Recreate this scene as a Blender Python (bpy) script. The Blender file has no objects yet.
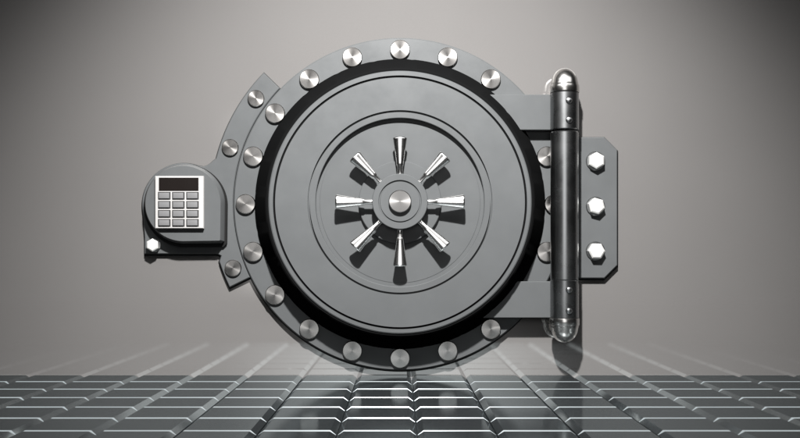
import bpy, bmesh, math, random
from math import sin, cos, pi, radians, atan2, sqrt
from mathutils import Vector, Matrix

random.seed(4)
sc = bpy.context.scene
col = sc.collection

# ------------------------------------------------------------------ scale
# One hundredth of a metre on the wall is one pixel of the photograph; the wall is the plane
# y = 0, the floor z = 0, the viewer stands D metres in front of the wall at eye height EYE.
D, EYE = 10.15, 1.18
CZ = 1.705                                    # height of the door's axis

def at(px, py, out=0.0):
    """pixel of the photograph -> (x, height) of the point standing `out` metres off the wall"""
    k = (D - out) / D
    return ((px - 400) / 100 * k, EYE + (257 - py) / 100 * k)

def sz(n, out=0.0):
    return n / 100 * (D - out) / D

# ------------------------------------------------------------------ materials
def new_mat(name):
    m = bpy.data.materials.new(name); m.use_nodes = True
    return m, m.node_tree.nodes, m.node_tree.links

def principled(name, base, metallic, rough, spec=.5, coat=0., coat_rough=.08, aniso=0., var=.04,
               bump=.0, bump_scale=60., col_var=.05):
    m, n, l = new_mat(name)
    p = n['Principled BSDF']
    p.inputs['Metallic'].default_value = metallic
    p.inputs['Specular IOR Level'].default_value = spec
    p.inputs['Coat Weight'].default_value = coat
    p.inputs['Coat Roughness'].default_value = coat_rough
    tc = n.new('ShaderNodeTexCoord')
    nz = n.new('ShaderNodeTexNoise'); nz.inputs['Scale'].default_value = 3.1
    nz.inputs['Detail'].default_value = 6; nz.inputs['Roughness'].default_value = .62
    l.new(tc.outputs['Object'], nz.inputs['Vector'])
    mr = n.new('ShaderNodeMapRange')
    mr.inputs['From Min'].default_value = .3; mr.inputs['From Max'].default_value = .7
    mr.inputs['To Min'].default_value = max(.02, rough - var); mr.inputs['To Max'].default_value = rough + var
    l.new(nz.outputs['Fac'], mr.inputs['Value']); l.new(mr.outputs['Result'], p.inputs['Roughness'])
    mx = n.new('ShaderNodeMix'); mx.data_type = 'RGBA'
    mx.inputs['A'].default_value = (*[c * (1 - col_var) for c in base], 1)
    mx.inputs['B'].default_value = (*[min(1, c * (1 + col_var)) for c in base], 1)
    l.new(nz.outputs['Fac'], mx.inputs['Factor']); l.new(mx.outputs['Result'], p.inputs['Base Color'])
    if aniso:
        p.inputs['Anisotropic'].default_value = aniso
        tg = n.new('ShaderNodeTangent'); tg.direction_type = 'RADIAL'; tg.axis = 'Z'
        l.new(tg.outputs['Tangent'], p.inputs['Tangent'])
    if bump:
        nb = n.new('ShaderNodeTexNoise'); nb.inputs['Scale'].default_value = bump_scale
        nb.inputs['Detail'].default_value = 4
        l.new(tc.outputs['Object'], nb.inputs['Vector'])
        b = n.new('ShaderNodeBump'); b.inputs['Strength'].default_value = bump; b.inputs['Distance'].default_value = .002
        l.new(nb.outputs['Fac'], b.inputs['Height']); l.new(b.outputs['Normal'], p.inputs['Normal'])
    return m

M = {}
M['steel'] = principled('grey_satin_steel', (.064, .067, .0685), .0, .36, spec=.16, bump=.05, bump_scale=90, var=.08, col_var=.09)
M['shaded_steel'] = principled('shade_dark_steel', (.0045, .0046, .0047), .0, .6, spec=.0, var=.05)  # near-black colour stands in for shade on the door's sloping edge
M['chrome'] = principled('polished_chrome', (.95, .94, .925), 1., .17, var=.03)
M['dome'] = principled('domed_chrome', (.52, .51, .495), 1., .21, var=.03)
M['gun'] = principled('gunmetal', (.235, .24, .243), 1., .27, var=.04)
M['zinc'] = principled('zinc_plated_steel', (.72, .72, .70), .55, .30, var=.04)
M['brushed'] = principled('brushed_steel', (.46, .445, .43), 1., .235, aniso=.7, var=.03)
M['flat_black'] = principled('matte_black', (.006, .006, .006), .0, .6, spec=.1)  # colours the added edge-shade backings, and the plain dark ground
M['cap'] = principled('brushed_nickel', (.27, .262, .255), 1., .27, aniso=.75, var=.03)
M['display'] = principled('display_glass', (.008, .0065, .006), .0, .12, spec=.5)
M['button'] = principled('key_rubber', (.115, .115, .117), .0, .30, spec=.5)
M['groove'] = principled('key_bed', (.004, .004, .004), .0, .5)
M['frame'] = principled('keypad_frame', (.55, .54, .53), .5, .28)

def wall_mat():
    m, n, l = new_mat('satin_grey_wall')
    n.remove(n['Principled BSDF']); out = n['Material Output']
    tc = n.new('ShaderNodeTexCoord')
    nz = n.new('ShaderNodeTexNoise'); nz.inputs['Scale'].default_value = .9; nz.inputs['Detail'].default_value = 8
    l.new(tc.outputs['Object'], nz.inputs['Vector'])
    mx = n.new('ShaderNodeMix'); mx.data_type = 'RGBA'
    mx.inputs['A'].default_value = (.096, .0925, .0905, 1); mx.inputs['B'].default_value = (.105, .1015, .099, 1)
    l.new(nz.outputs['Fac'], mx.inputs['Factor'])
    d = n.new('ShaderNodeBsdfDiffuse'); l.new(mx.outputs['Result'], d.inputs['Color'])
    g = n.new('ShaderNodeBsdfGlossy'); g.distribution = 'BECKMANN'; g.inputs['Color'].default_value = (.40, .39, .38, 1); g.inputs['Roughness'].default_value = .06
    a = n.new('ShaderNodeAddShader'); l.new(d.outputs[0], a.inputs[0]); l.new(g.outputs[0], a.inputs[1])
    l.new(a.outputs[0], out.inputs['Surface'])
    return m

def floor_mat():
    m, n, l = new_mat('polished_slate_tile')
    n.remove(n['Principled BSDF']); out = n['Material Output']
    tc = n.new('ShaderNodeTexCoord')
    nz = n.new('ShaderNodeTexNoise'); nz.inputs['Scale'].default_value = 2.3; nz.inputs['Detail'].default_value = 8
    l.new(tc.outputs['Object'], nz.inputs['Vector'])
    mr = n.new('ShaderNodeMapRange'); mr.inputs['To Min'].default_value = .08; mr.inputs['To Max'].default_value = .12
    l.new(nz.outputs['Fac'], mr.inputs['Value'])
    d = n.new('ShaderNodeBsdfDiffuse'); d.inputs['Color'].default_value = (.006, .007, .0075, 1)
    g = n.new('ShaderNodeBsdfGlossy'); g.inputs['Color'].default_value = (.185, .206, .212, 1)
    l.new(mr.outputs['Result'], g.inputs['Roughness'])
    a = n.new('ShaderNodeAddShader'); l.new(d.outputs[0], a.inputs[0]); l.new(g.outputs[0], a.inputs[1])
    g2 = n.new('ShaderNodeBsdfGlossy'); g2.inputs['Color'].default_value = (.02, .0205, .021, 1); g2.inputs['Roughness'].default_value = .43
    a2 = n.new('ShaderNodeAddShader'); l.new(a.outputs[0], a2.inputs[0]); l.new(g2.outputs[0], a2.inputs[1])
    l.new(a2.outputs[0], out.inputs['Surface'])
    return m
M['wall'] = wall_mat(); M['floor'] = floor_mat()

# ------------------------------------------------------------------ mesh helpers
def obj(name, bm, mat, parent=None, loc=None, sharp=28, smooth=True):
    bmesh.ops.recalc_face_normals(bm, faces=bm.faces[:])
    me = bpy.data.meshes.new(name); bm.to_mesh(me); bm.free()
    me.polygons.foreach_set('use_smooth', [smooth] * len(me.polygons))
    if smooth: me.set_sharp_from_angle(angle=radians(sharp))
    me.materials.append(mat)
    o = bpy.data.objects.new(name, me); col.objects.link(o)
    if loc: o.location = loc
    if parent: o.parent = parent
    return o

def thing(name, label, cat, loc):
    """an Empty on the wall; its children are modelled x right, y up, z out of the wall"""
    o = bpy.data.objects.new(name, None); col.objects.link(o)
    o.location = loc; o.rotation_euler = (pi / 2, 0, 0)
    o['label'] = label; o['category'] = cat; o['kind'] = 'thing'
    return o

def dup(o, loc, parent, rotz=None):
    c = o.copy(); col.objects.link(c); c.parent = parent; c.location = loc
    if rotz is not None: c.rotation_euler = (0, 0, rotz)
    return c

def lathe(bm, prof, segs=160, axis=None):
    """revolve (radius, z) points about local z; a radius of 0 closes the end"""
    rings = []
    for r, z in prof:
        if r < 1e-6: rings.append([bm.verts.new((0, 0, z))])
        else: rings.append([bm.verts.new((r * cos(2 * pi * i / segs), r * sin(2 * pi * i / segs), z)) for i in range(segs)])
    for a, b in zip(rings, rings[1:]):
        for i in range(segs):
            j = (i + 1) % segs
            if len(a) == 1 and len(b) == 1: continue
            if len(a) == 1: bm.faces.new((a[0], b[i], b[j]))
            elif len(b) == 1: bm.faces.new((a[i], a[j], b[0]))
            else: bm.faces.new((a[i], a[j], b[j], b[i]))
    return bm

def ring_lathe(bm, prof, segs=160):
    return lathe(bm, prof + [prof[0]], segs)

def xform(bm, mat):
    bmesh.ops.transform(bm, matrix=mat, verts=bm.verts[:])
    return bm

def offset_poly(pts, d):
    """inset a counter-clockwise outline by d"""
    n = len(pts); out = []
    for i in range(n):
        p0, p1, p2 = Vector(pts[i - 1]), Vector(pts[i]), Vector(pts[(i + 1) % n])
        e1, e2 = (p1 - p0).normalized(), (p2 - p1).normalized()
        n1, n2 = Vector((-e1.y, e1.x)), Vector((-e2.y, e2.x))
        m = n1 + n2
        if m.length < 1e-5: m = n1
        m = m / max(.35, m.dot(n1))
        out.append(tuple(p1 + m * d))
    return out

def ccw(pts):
    a = sum(pts[i - 1][0] * pts[i][1] - pts[i][0] * pts[i - 1][1] for i in range(len(pts)))
    return pts if a > 0 else pts[::-1]

def prism(bm, pts, z0, z1, ch=.01, steps=1, drop=None):
    """a plate with the given outline and a chamfered (steps=1) or rounded front edge"""
    pts = ccw(pts); drop = ch if drop is None else drop
    levels = [(0, z0)]
    for s in range(steps + 1):
        t = s / steps * pi / 2
        if steps == 1: levels.append((ch * s, z1 - drop + drop * s))
        else: levels.append((ch * (1 - cos(t)), z1 - drop + drop * sin(t)))
    rows = [[bm.verts.new((x, y, z)) for x, y in offset_poly(pts, d)] for d, z in levels]
    n = len(pts)
    for a, b in zip(rows, rows[1:]):
        for i in range(n):
            j = (i + 1) % n
            bm.faces.new((a[i], a[j], b[j], b[i]))
    bm.faces.new(rows[-1]); bm.faces.new(rows[0][::-1])
    return bm

def arc(cx, cy, r, a0, a1, n):
    return [(cx + r * cos(radians(a0 + (a1 - a0) * i / n)), cy + r * sin(radians(a0 + (a1 - a0) * i / n))) for i in range(n + 1)]

def rect(x0, y0, x1, y1): return [(x0, y0), (x1, y0), (x1, y1), (x0, y1)]

def disc_bolt(r, h):
    """flat turned bolt head with a slightly dished brushed face"""
    bm = bmesh.new()
    return lathe(bm, [(0, 0), (r, 0), (r, h - .008), (r - .003, h - .003), (r - .007, h), (0, h + .0012)], 56)

def hex_bolt(r, h):
    bm = bmesh.new()
    hexa = [(r * cos(pi / 3 * i + pi / 6), r * sin(pi / 3 * i + pi / 6)) for i in range(6)]
    prism(bm, hexa, .012, h, ch=r * .16, drop=r * .13)
    return bm
def washer(r):
    return lathe(bmesh.new(), [(0, 0), (r, 0), (r, .009), (r - .004, .013), (0, .013)], 40)

# ------------------------------------------------------------------ the setting
bm = bmesh.new()
vs = [bm.verts.new(v) for v in ((-14, 0, -.3), (14, 0, -.3), (14, 0, 9), (-14, 0, 9), (-14, .3, -.3), (14, .3, -.3), (14, .3, 9), (-14, .3, 9))]
for f in ((0, 1, 2, 3), (5, 4, 7, 6), (3, 2, 6, 7), (0, 4, 5, 1), (0, 3, 7, 4), (1, 5, 6, 2)): bm.faces.new([vs[i] for i in f])
wall = obj('wall', bm, M['wall'], smooth=False)
wall['kind'] = 'structure'; wall['label'] = 'plain satin grey wall behind the round door'; wall['category'] = 'wall'

PITCH = .543; X0 = .115
bm = bmesh.new()
wx, wy, h, jt = .041, .020, .030, .005           # side chamfer, front and back chamfer, their drop, half a joint
for i in range(-15, 15):
    for j in range(0, 7):
        xa, xb = X0 + i * PITCH + jt, X0 + (i + 1) * PITCH - jt
        yb, ya = -.004 - j * PITCH - jt, -.004 - (j + 1) * PITCH + jt
        tz = random.uniform(-.0006, .0006); tx = random.uniform(-.0005, .0005); ty = random.uniform(-.0005, .0005)
        def v(x, y, z):
            return bm.verts.new((x, y, z + (tz + tx * ((x - xa) / PITCH - .5) + ty * ((y - ya) / PITCH - .5) if z > -.01 else 0)))
        top = [v(xa + wx, ya + wy, 0), v(xb - wx, ya + wy, 0), v(xb - wx, yb - wy, 0), v(xa + wx, yb - wy, 0)]
        mid = [v(xa, ya, -h), v(xb, ya, -h), v(xb, yb, -h), v(xa, yb, -h)]
        low = [v(xa, ya, -.06), v(xb, ya, -.06), v(xb, yb, -.06), v(xa, yb, -.06)]
        bm.faces.new(top)
        for a, b in ((mid, top), (low, mid)):
            for k in range(4): bm.faces.new((a[k], a[(k + 1) % 4], b[(k + 1) % 4], b[k]))
b0 = [bm.verts.new(p) for p in ((-8.04, -3.80, -.05), (8.26, -3.80, -.05), (8.26, 0, -.05), (-8.04, 0, -.05))]
bm.faces.new(b0)
floor = obj('floor', bm, M['floor'], smooth=False)
floor['kind'] = 'structure'; floor['label'] = 'polished dark slate tile floor with bevelled joints'; floor['category'] = 'floor'

bm = bmesh.new()
bm.faces.new([bm.verts.new(p) for p in ((-16, -18, -.09), (16, -18, -.09), (16, -.002, -.09), (-16, -.002, -.09))])
ground = obj('ground', bm, M['flat_black'], smooth=False)
ground['kind'] = 'structure'; ground['label'] = 'dark ground under and in front of the tile floor'; ground['category'] = 'ground'

# ------------------------------------------------------------------ vault door
door = thing('vault_door', 'huge round grey steel vault door with a chrome eight-handled wheel and a ring of bolts', 'vault door', (0, 0, CZ))  # the round door alone, with no vault modelled behind it
R = 1.652
obj('flange', ring_lathe(bmesh.new(), [(1.30, .002), (R, .002), (R, .068), (R - .012, .08), (1.30, .08)], 200), M['steel'], door)
ZF = .40
obj('shade_outline', ring_lathe(bmesh.new(), [(1.35, .001), (R + .013, .001), (R + .013, .018), (1.35, .018)], 200), M['flat_black'], door, (0, -.007, 0))  # added black backing ring, set low to imitate shade round the flange
# tapering edge of the door, its shade put into the colour, with shallow radial seams
bm = bmesh.new()
segs = 240
prof = [(1.437, .082), (1.437, .10), (1.30, ZF - .03), (1.284, ZF - .016), (1.20, ZF - .016)]
rows = []
for r, z in prof:
    row = []
    for i in range(segs):
        g = (i + 3) % 10
        rr = r - (.004 if g in (0,) and .085 < z < ZF - .02 else 0)
        row.append(bm.verts.new((rr * cos(2 * pi * i / segs), rr * sin(2 * pi * i / segs), z)))
    rows.append(row)
for a, b in zip(rows, rows[1:]):
    for i in range(segs): bm.faces.new((a[i], a[(i + 1) % segs], b[(i + 1) % segs], b[i]))
obj('door_rim', bm, M['shaded_steel'], door, sharp=20)

def s(n, out=ZF): return sz(n, out)
RF = s(132)
rec = ZF - .062
prof = [(RF - .02, ZF - .05), (RF, ZF - .05), (RF, ZF - .016), (RF - .004, ZF - .007), (RF - .014, ZF),
        (s(127.1), ZF), (s(126.9), ZF - .035), (s(125.1), ZF - .035), (s(124.9), ZF),
        (s(92.3), ZF), (s(92.1), ZF - .035), (s(90.5), ZF - .035), (s(90.3), ZF),
        (s(85), ZF), (s(84.5), ZF - .004), (s(84.5), rec), (s(81), rec), (s(80.4), rec + .003), (0, rec + .003)]
obj('door_plate', lathe(bmesh.new(), prof, 220), M['steel'], door, sharp=9)

# ring of bolt heads: twenty places, the two under the hinge arms are covered
first = None
for k in range(20):
    if k in (3, 7): continue
    a = radians(90 - 18 * k)
    p = (1.528 * cos(a), 1.528 * sin(a), .080)
    if first is None:
        first = obj('flange_bolt', disc_bolt(.098, .035), M['brushed'], door, p, sharp=8)
    else: dup(first, p, door)

# handwheel: hub > back disc, centre cap, eight handles
ZH = .555
hp = [(0, .38), (s(24, ZH), .38), (s(25, ZH), ZH - .09), (s(28, ZH), ZH - .05), (s(28, ZH), ZH - .014), (s(27.7, ZH), ZH - .004), (s(27.2, ZH), ZH),
      (s(21.6, ZH), ZH), (s(21.2, ZH), ZH - .016), (s(20.2, ZH), ZH - .016), (s(19.8, ZH), ZH - .004), (s(14, ZH), ZH - .004), (0, ZH - .004)]
hub = obj('handwheel', lathe(bmesh.new(), hp, 96), M['steel'], door, sharp=12)
obj('back_disc', lathe(bmesh.new(), [(0, rec - .005), (s(41.5, .39), rec - .005), (s(41.5, .39), .385), (s(40.8, .39), .392), (0, .392)], 120), M['steel'], hub)
obj('centre_cap', disc_bolt(s(11.3, ZH), .045), M['cap'], hub, (0, 0, ZH - .004), sharp=8)
# a handle points along local +x from the hub, thin neck then a flaring grip
hb = [(0, .20), (.024, .20), (.024, .335), (.032, .345)]
hb += [(.032 + .036 * (t / 8) ** 1.1, .345 + .255 * t / 8) for t in range(1, 9)]
hb += [(.069, .605), (.066, .613), (.058, .618), (0, .620)]
bm = lathe(bmesh.new(), [(r * 1.0, z * .995) for r, z in hb], 40)
xform(bm, Matrix.Diagonal((1, 1, .55, 1)) @ Matrix.Rotation(pi / 2, 4, 'Y'))
h0 = obj('handle', bm, M['chrome'], hub, (0, 0, ZH - .065), sharp=40)
for k in range(1, 8):
    dup(h0, (0, 0, ZH - .065), hub, k * pi / 4)

# hinge arms with their knuckles and rivets
AX, AZ, KR = at(564.5, 200, .27)[0], .27, sz(14.2, .27)
def cyl_y(r, y0, y1, lip=.006, segs=72):
    bm = lathe(bmesh.new(), [(0, 0), (r - lip, 0), (r, lip), (r, y1 - y0 - lip), (r - lip, y1 - y0), (0, y1 - y0)], segs)
    xform(bm, Matrix.Translation((AX, y0, AZ)) @ Matrix.Rotation(-pi / 2, 4, 'X'))
    return bm
for p0, p1, r0, r1 in ((130, 94.5, 100.5, 120), (318, 281.5, 290, 311)):
    y0, y1 = at(0, p0, .2)[1] - CZ, at(0, p1, .2)[1] - CZ
    arm = obj('hinge_arm', prism(bmesh.new(), rect(.80, y0, AX - .03, y1), .082, .205, ch=.006), M['steel'], door)
    kn = obj('knuckle', cyl_y(KR, at(0, p0, .27)[1] - CZ, at(0, p1 - 1.5, .27)[1] - CZ), M['gun'], arm)
    for pr in (r0, r1):
        bm = lathe(bmesh.new(), [(0, 0), (.031, 0), (.031, .012), (.024, .022), (.012, .027), (0, .028)], 32)
        obj('rivet', bm, M['gun'], arm, (AX + .02, at(0, pr, .4)[1] - CZ, AZ + KR - .006))

# ------------------------------------------------------------------ fixed hinge
hinge = thing('vault_hinge', 'tall grey steel hinge with domed chrome ends, its plate fixed by three hex bolts', 'hinge', (AX, 0, CZ))  # the hinge itself: barrel, wall plate and domed ends
def rel(px, py, out):
    x, y = at(px, py, out); return (x - AX, y - CZ)
LZ = .07
leaf = [rel(565, 137, LZ), rel(604.5, 137, LZ), rel(617.5, 150, LZ), rel(617.5, 265.5, LZ), rel(604.5, 278.5, LZ), rel(565, 278.5, LZ)]
bm = prism(bmesh.new(), leaf, .002, LZ, ch=.010)
obj('shade_outline', prism(bmesh.new(), offset_poly(ccw(leaf), -.013), .001, .016, ch=.002), M['flat_black'], hinge, (.004, -.006, 0))  # added black backing, showing as a line of shade around the leaf
y0, y1 = rel(0, 278.5, .2)[1], rel(0, 137, .2)[1]
prism(bm, rect(-.06, y0 + .01, .06, y1 - .01), LZ - .01, .24, ch=.004)
obj('leaf_plate', bm, M['steel'], hinge)
def cyl_h(r, y0, y1, lip, segs=72):
    bm = lathe(bmesh.new(), [(0, 0), (r - lip, 0), (r, lip), (r, y1 - y0 - lip), (r - lip, y1 - y0), (0, y1 - y0)], segs)
    return xform(bm, Matrix.Translation((0, y0, AZ)) @ Matrix.Rotation(-pi / 2, 4, 'X'))
obj('barrel', cyl_h(KR * .985, rel(0, 280.3, .27)[1], rel(0, 131.7, .27)[1], .012), M['gun'], hinge)
# domed ends: band, waist, dome
dome_r = KR * .95
dp = [(0, 0), (KR * 1.02, 0), (KR * 1.04, .008), (KR * 1.04, .062), (KR * 1.02, .070), (KR * .98, .073), (KR * .98, .085)]
dp += [(dome_r * cos(t), .085 + .155 * sin(t)) for t in [pi / 2 * i / 14 for i in range(1, 14)]] + [(0, .24)]
bm = lathe(bmesh.new(), dp, 72)
xform(bm, Matrix.Translation((0, rel(0, 92.8, .27)[1], AZ)) @ Matrix.Rotation(-pi / 2, 4, 'X'))
obj('finial', bm, M['dome'], hinge, sharp=35)
bm = lathe(bmesh.new(), dp, 72)
xform(bm, Matrix.Translation((0, rel(0, 318.2, .27)[1], AZ)) @ Matrix.Rotation(pi / 2, 4, 'X'))
obj('finial', bm, M['dome'], hinge, sharp=35)
hx = None
for i, py in enumerate((160.5, 206, 251)):
    x, y = rel(596.5, py, .13)
    b = hx
    if hx is None:
        hx = b = obj('hex_bolt', hex_bolt(.083, .085), M['zinc'], hinge, (x, y, LZ), sharp=15)
        wsh = obj('washer', washer(.094), M['gun'], hx)
    else:
        b = dup(hx, (x, y, LZ), hinge, .25 * i); dup(wsh, (0, 0, 0), b)

# ------------------------------------------------------------------ keypad lock
KX, KY = at(183, 204)
lock = thing('keypad_lock', 'grey steel electronic lock housing with a twelve-key keypad and blank display, on a curved plate', 'lock', (KX, 0, KY))
def q(px, py, out=.06):
    x, y = at(px, py, out); return (x - KX, y - KY)
PZ = .06
ccx, ccy = 0 - KX, CZ - KY
k6 = (D - PZ) / D
ro, ri = 1.885, 1.660
base = arc(ccx, ccy, ri, 136, 206, 60)                              # inner edge beside the flange, downwards
base += arc(ccx, ccy, ro, 206, 197.5, 8)                            # lower end, back up the outer edge
base += [q(221, 256), q(217, 254), q(144.5, 254), q(144.5, 237)]
cx, cy = q(183, 204); rr = sz(41, PZ)
base += arc(cx, cy, rr, 190, 70, 36)
base += [q(203, 166.5), q(207, 165.2), q(210.5, 163), q(213, 160.5)]
base += arc(ccx, ccy, ro, 166, 136, 30)
obj('mounting_plate', prism(bmesh.new(), base, .002, PZ, ch=.008), M['steel'], lock)
first = None
for px, py in ((256, 98.3), (230.2, 147.3), (233, 268)):
    x, y = q(px, py, .08)
    if first is None: first = obj('plate_bolt', disc_bolt(.083, .03), M['brushed'], lock, (x, y, PZ), sharp=8)
    else: dup(first, (x, y, PZ), lock)
obj('shade_outline', prism(bmesh.new(), offset_poly(ccw(base), -.013), .001, .014, ch=.002), M['flat_black'], lock, (-.003, -.007, 0))  # added black sheet, lowered to draw a shade line under the plate
b = obj('hex_bolt', hex_bolt(.064, .085), M['zinc'], lock, (*q(152.7, 245, .12), PZ), sharp=15)
obj('washer', washer(.07), M['gun'], b)
HZ = .21
cx, cy = q(183, 203.5, HZ); rr = sz(40, HZ)
xr, yb = q(222.5, 243, HZ)
house = arc(cx, cy, rr, 0, 270, 90)
house = [p for p in house if True]
house += [(xr - .02, yb), (xr, yb + .02)]
obj('housing_shade_outline', prism(bmesh.new(), offset_poly(ccw(house), -.022), PZ - .004, PZ + .035, ch=.004), M['flat_black'], lock, (.0, -.018, 0))  # added black skirt, imitating shade at the foot of the housing
obj('housing', prism(bmesh.new(), house, PZ - .005, HZ, ch=.024, drop=.075), M['steel'], lock, sharp=20)
KZ = HZ + .05
f = obj('keypad', prism(bmesh.new(), [q(155, 228.5, KZ), q(203.5, 228.5, KZ), q(203.5, 176, KZ), q(155, 176, KZ)], HZ - .002, KZ, ch=.006), M['frame'], lock)
obj('display', prism(bmesh.new(), [q(158.8, 191, KZ), q(198.6, 191, KZ), q(198.6, 177.6, KZ), q(158.8, 177.6, KZ)], KZ - .01, KZ + .004, ch=.003), M['display'], f)
def key_bed():
    bm = bmesh.new()
    for r in range(4):
        for c in range(3):
            x0, y0 = q(158.0 + c * 14.1, 199.6 + r * 9.03, KZ); x1, y1 = q(170.6 + c * 14.1, 191.9 + r * 9.03, KZ)
            prism(bm, rect(x0, y0, x1, y1), KZ - .01, KZ + .003, ch=.001)
    return bm
obj('key_surround', key_bed(), M['groove'], f)
first = None
w, hgt = sz(10.6, KZ), sz(5.9, KZ)
for r in range(4):
    for c in range(3):
        x, y = q(164.3 + c * 14.1, 195.75 + r * 9.03, KZ)
        if first is None:
            first = obj('button', prism(bmesh.new(), rect(-w / 2, -hgt / 2, w / 2, hgt / 2), -.01, .018, ch=.007, steps=3, drop=.007), M['button'], f, (x, y, KZ))
        else: dup(first, (x, y, KZ), f)

# ------------------------------------------------------------------ light
w = bpy.data.worlds.new('World'); sc.world = w; w.use_nodes = True
w.node_tree.nodes['Background'].inputs['Color'].default_value = (1, 1, 1, 1)
w.node_tree.nodes['Background'].inputs['Strength'].default_value = .005

def look(o, target):
    o.rotation_euler = (Vector(target) - o.location).to_track_quat('-Z', 'Y').to_euler()
kl = bpy.data.lights.new('key_lamp', 'SPOT'); kl.energy = 13000; kl.color = (1, .987, .974)
kl.shadow_soft_size = .17; kl.spot_size = radians(72); kl.spot_blend = .95
ko = bpy.data.objects.new('key_lamp', kl); col.objects.link(ko); ko.location = (0, -6.3, 7.0); look(ko, (0, 0, .3))
fl = bpy.data.lights.new('softbox_lamp', 'AREA'); fl.shape = 'RECTANGLE'; fl.size = 8.0; fl.size_y = 4.2
fl.energy = 245
# a real softbox is hottest in its middle and fades towards its cloth edges
fl.use_nodes = True
n, l = fl.node_tree.nodes, fl.node_tree.links
em = n['Emission']; ge = n.new('ShaderNodeNewGeometry'); sx = n.new('ShaderNodeSeparateXYZ')
l.new(ge.outputs['Parametric'], sx.inputs[0])
def hump(sock, lo, hi):
    a = n.new('ShaderNodeMath'); a.operation = 'SUBTRACT'; l.new(sock, a.inputs[0]); a.inputs[1].default_value = .5
    b = n.new('ShaderNodeMath'); b.operation = 'ABSOLUTE'; l.new(a.outputs[0], b.inputs[0])
    c = n.new('ShaderNodeMapRange'); c.interpolation_type = 'SMOOTHSTEP'
    c.inputs['From Min'].default_value = hi; c.inputs['From Max'].default_value = lo
    c.inputs['To Min'].default_value = 0; c.inputs['To Max'].default_value = 1
    l.new(b.outputs[0], c.inputs['Value']); return c.outputs['Result']
mu = n.new('ShaderNodeMath'); mu.operation = 'MULTIPLY'
l.new(hump(sx.outputs['X'], .04, .5), mu.inputs[0]); l.new(hump(sx.outputs['Y'], .36, .5), mu.inputs[1])
l.new(mu.outputs[0], em.inputs['Strength'])
fo = bpy.data.objects.new('softbox_lamp', fl); col.objects.link(fo); fo.location = (0, -11.0, 2.35); look(fo, (0, 0, 2.35))
tl = bpy.data.lights.new('strip_lamp', 'AREA'); tl.shape = 'RECTANGLE'; tl.size = 16; tl.size_y = 4.2
tl.energy = 480; to = bpy.data.objects.new('strip_lamp', tl); col.objects.link(to); to.location = (0, -6.2, 7.2); look(to, (0, -6.2001, 0))

# ------------------------------------------------------------------ camera
cam = bpy.data.cameras.new('camera'); cam.sensor_width = 36; cam.lens = 36 * D / 8.0
cam.shift_y = 38 / 800; cam.clip_end = 200; cam.clip_start = .05
co = bpy.data.objects.new('camera', cam); col.objects.link(co)
co.location = (0, -D, EYE); co.rotation_euler = (pi / 2, 0, 0)
sc.camera = co
sc.view_settings.view_transform = 'Standard'; sc.view_settings.look = 'None'
sc.view_settings.exposure = 0; sc.view_settings.gamma = 1
sc.cycles.max_bounces = 10; sc.cycles.glossy_bounces = 6
sc.cycles.sample_clamp_direct = 7; sc.cycles.sample_clamp_indirect = 2.5
sc.cycles.use_denoising = True
sc.cycles.caustics_reflective = False; sc.cycles.caustics_refractive = False
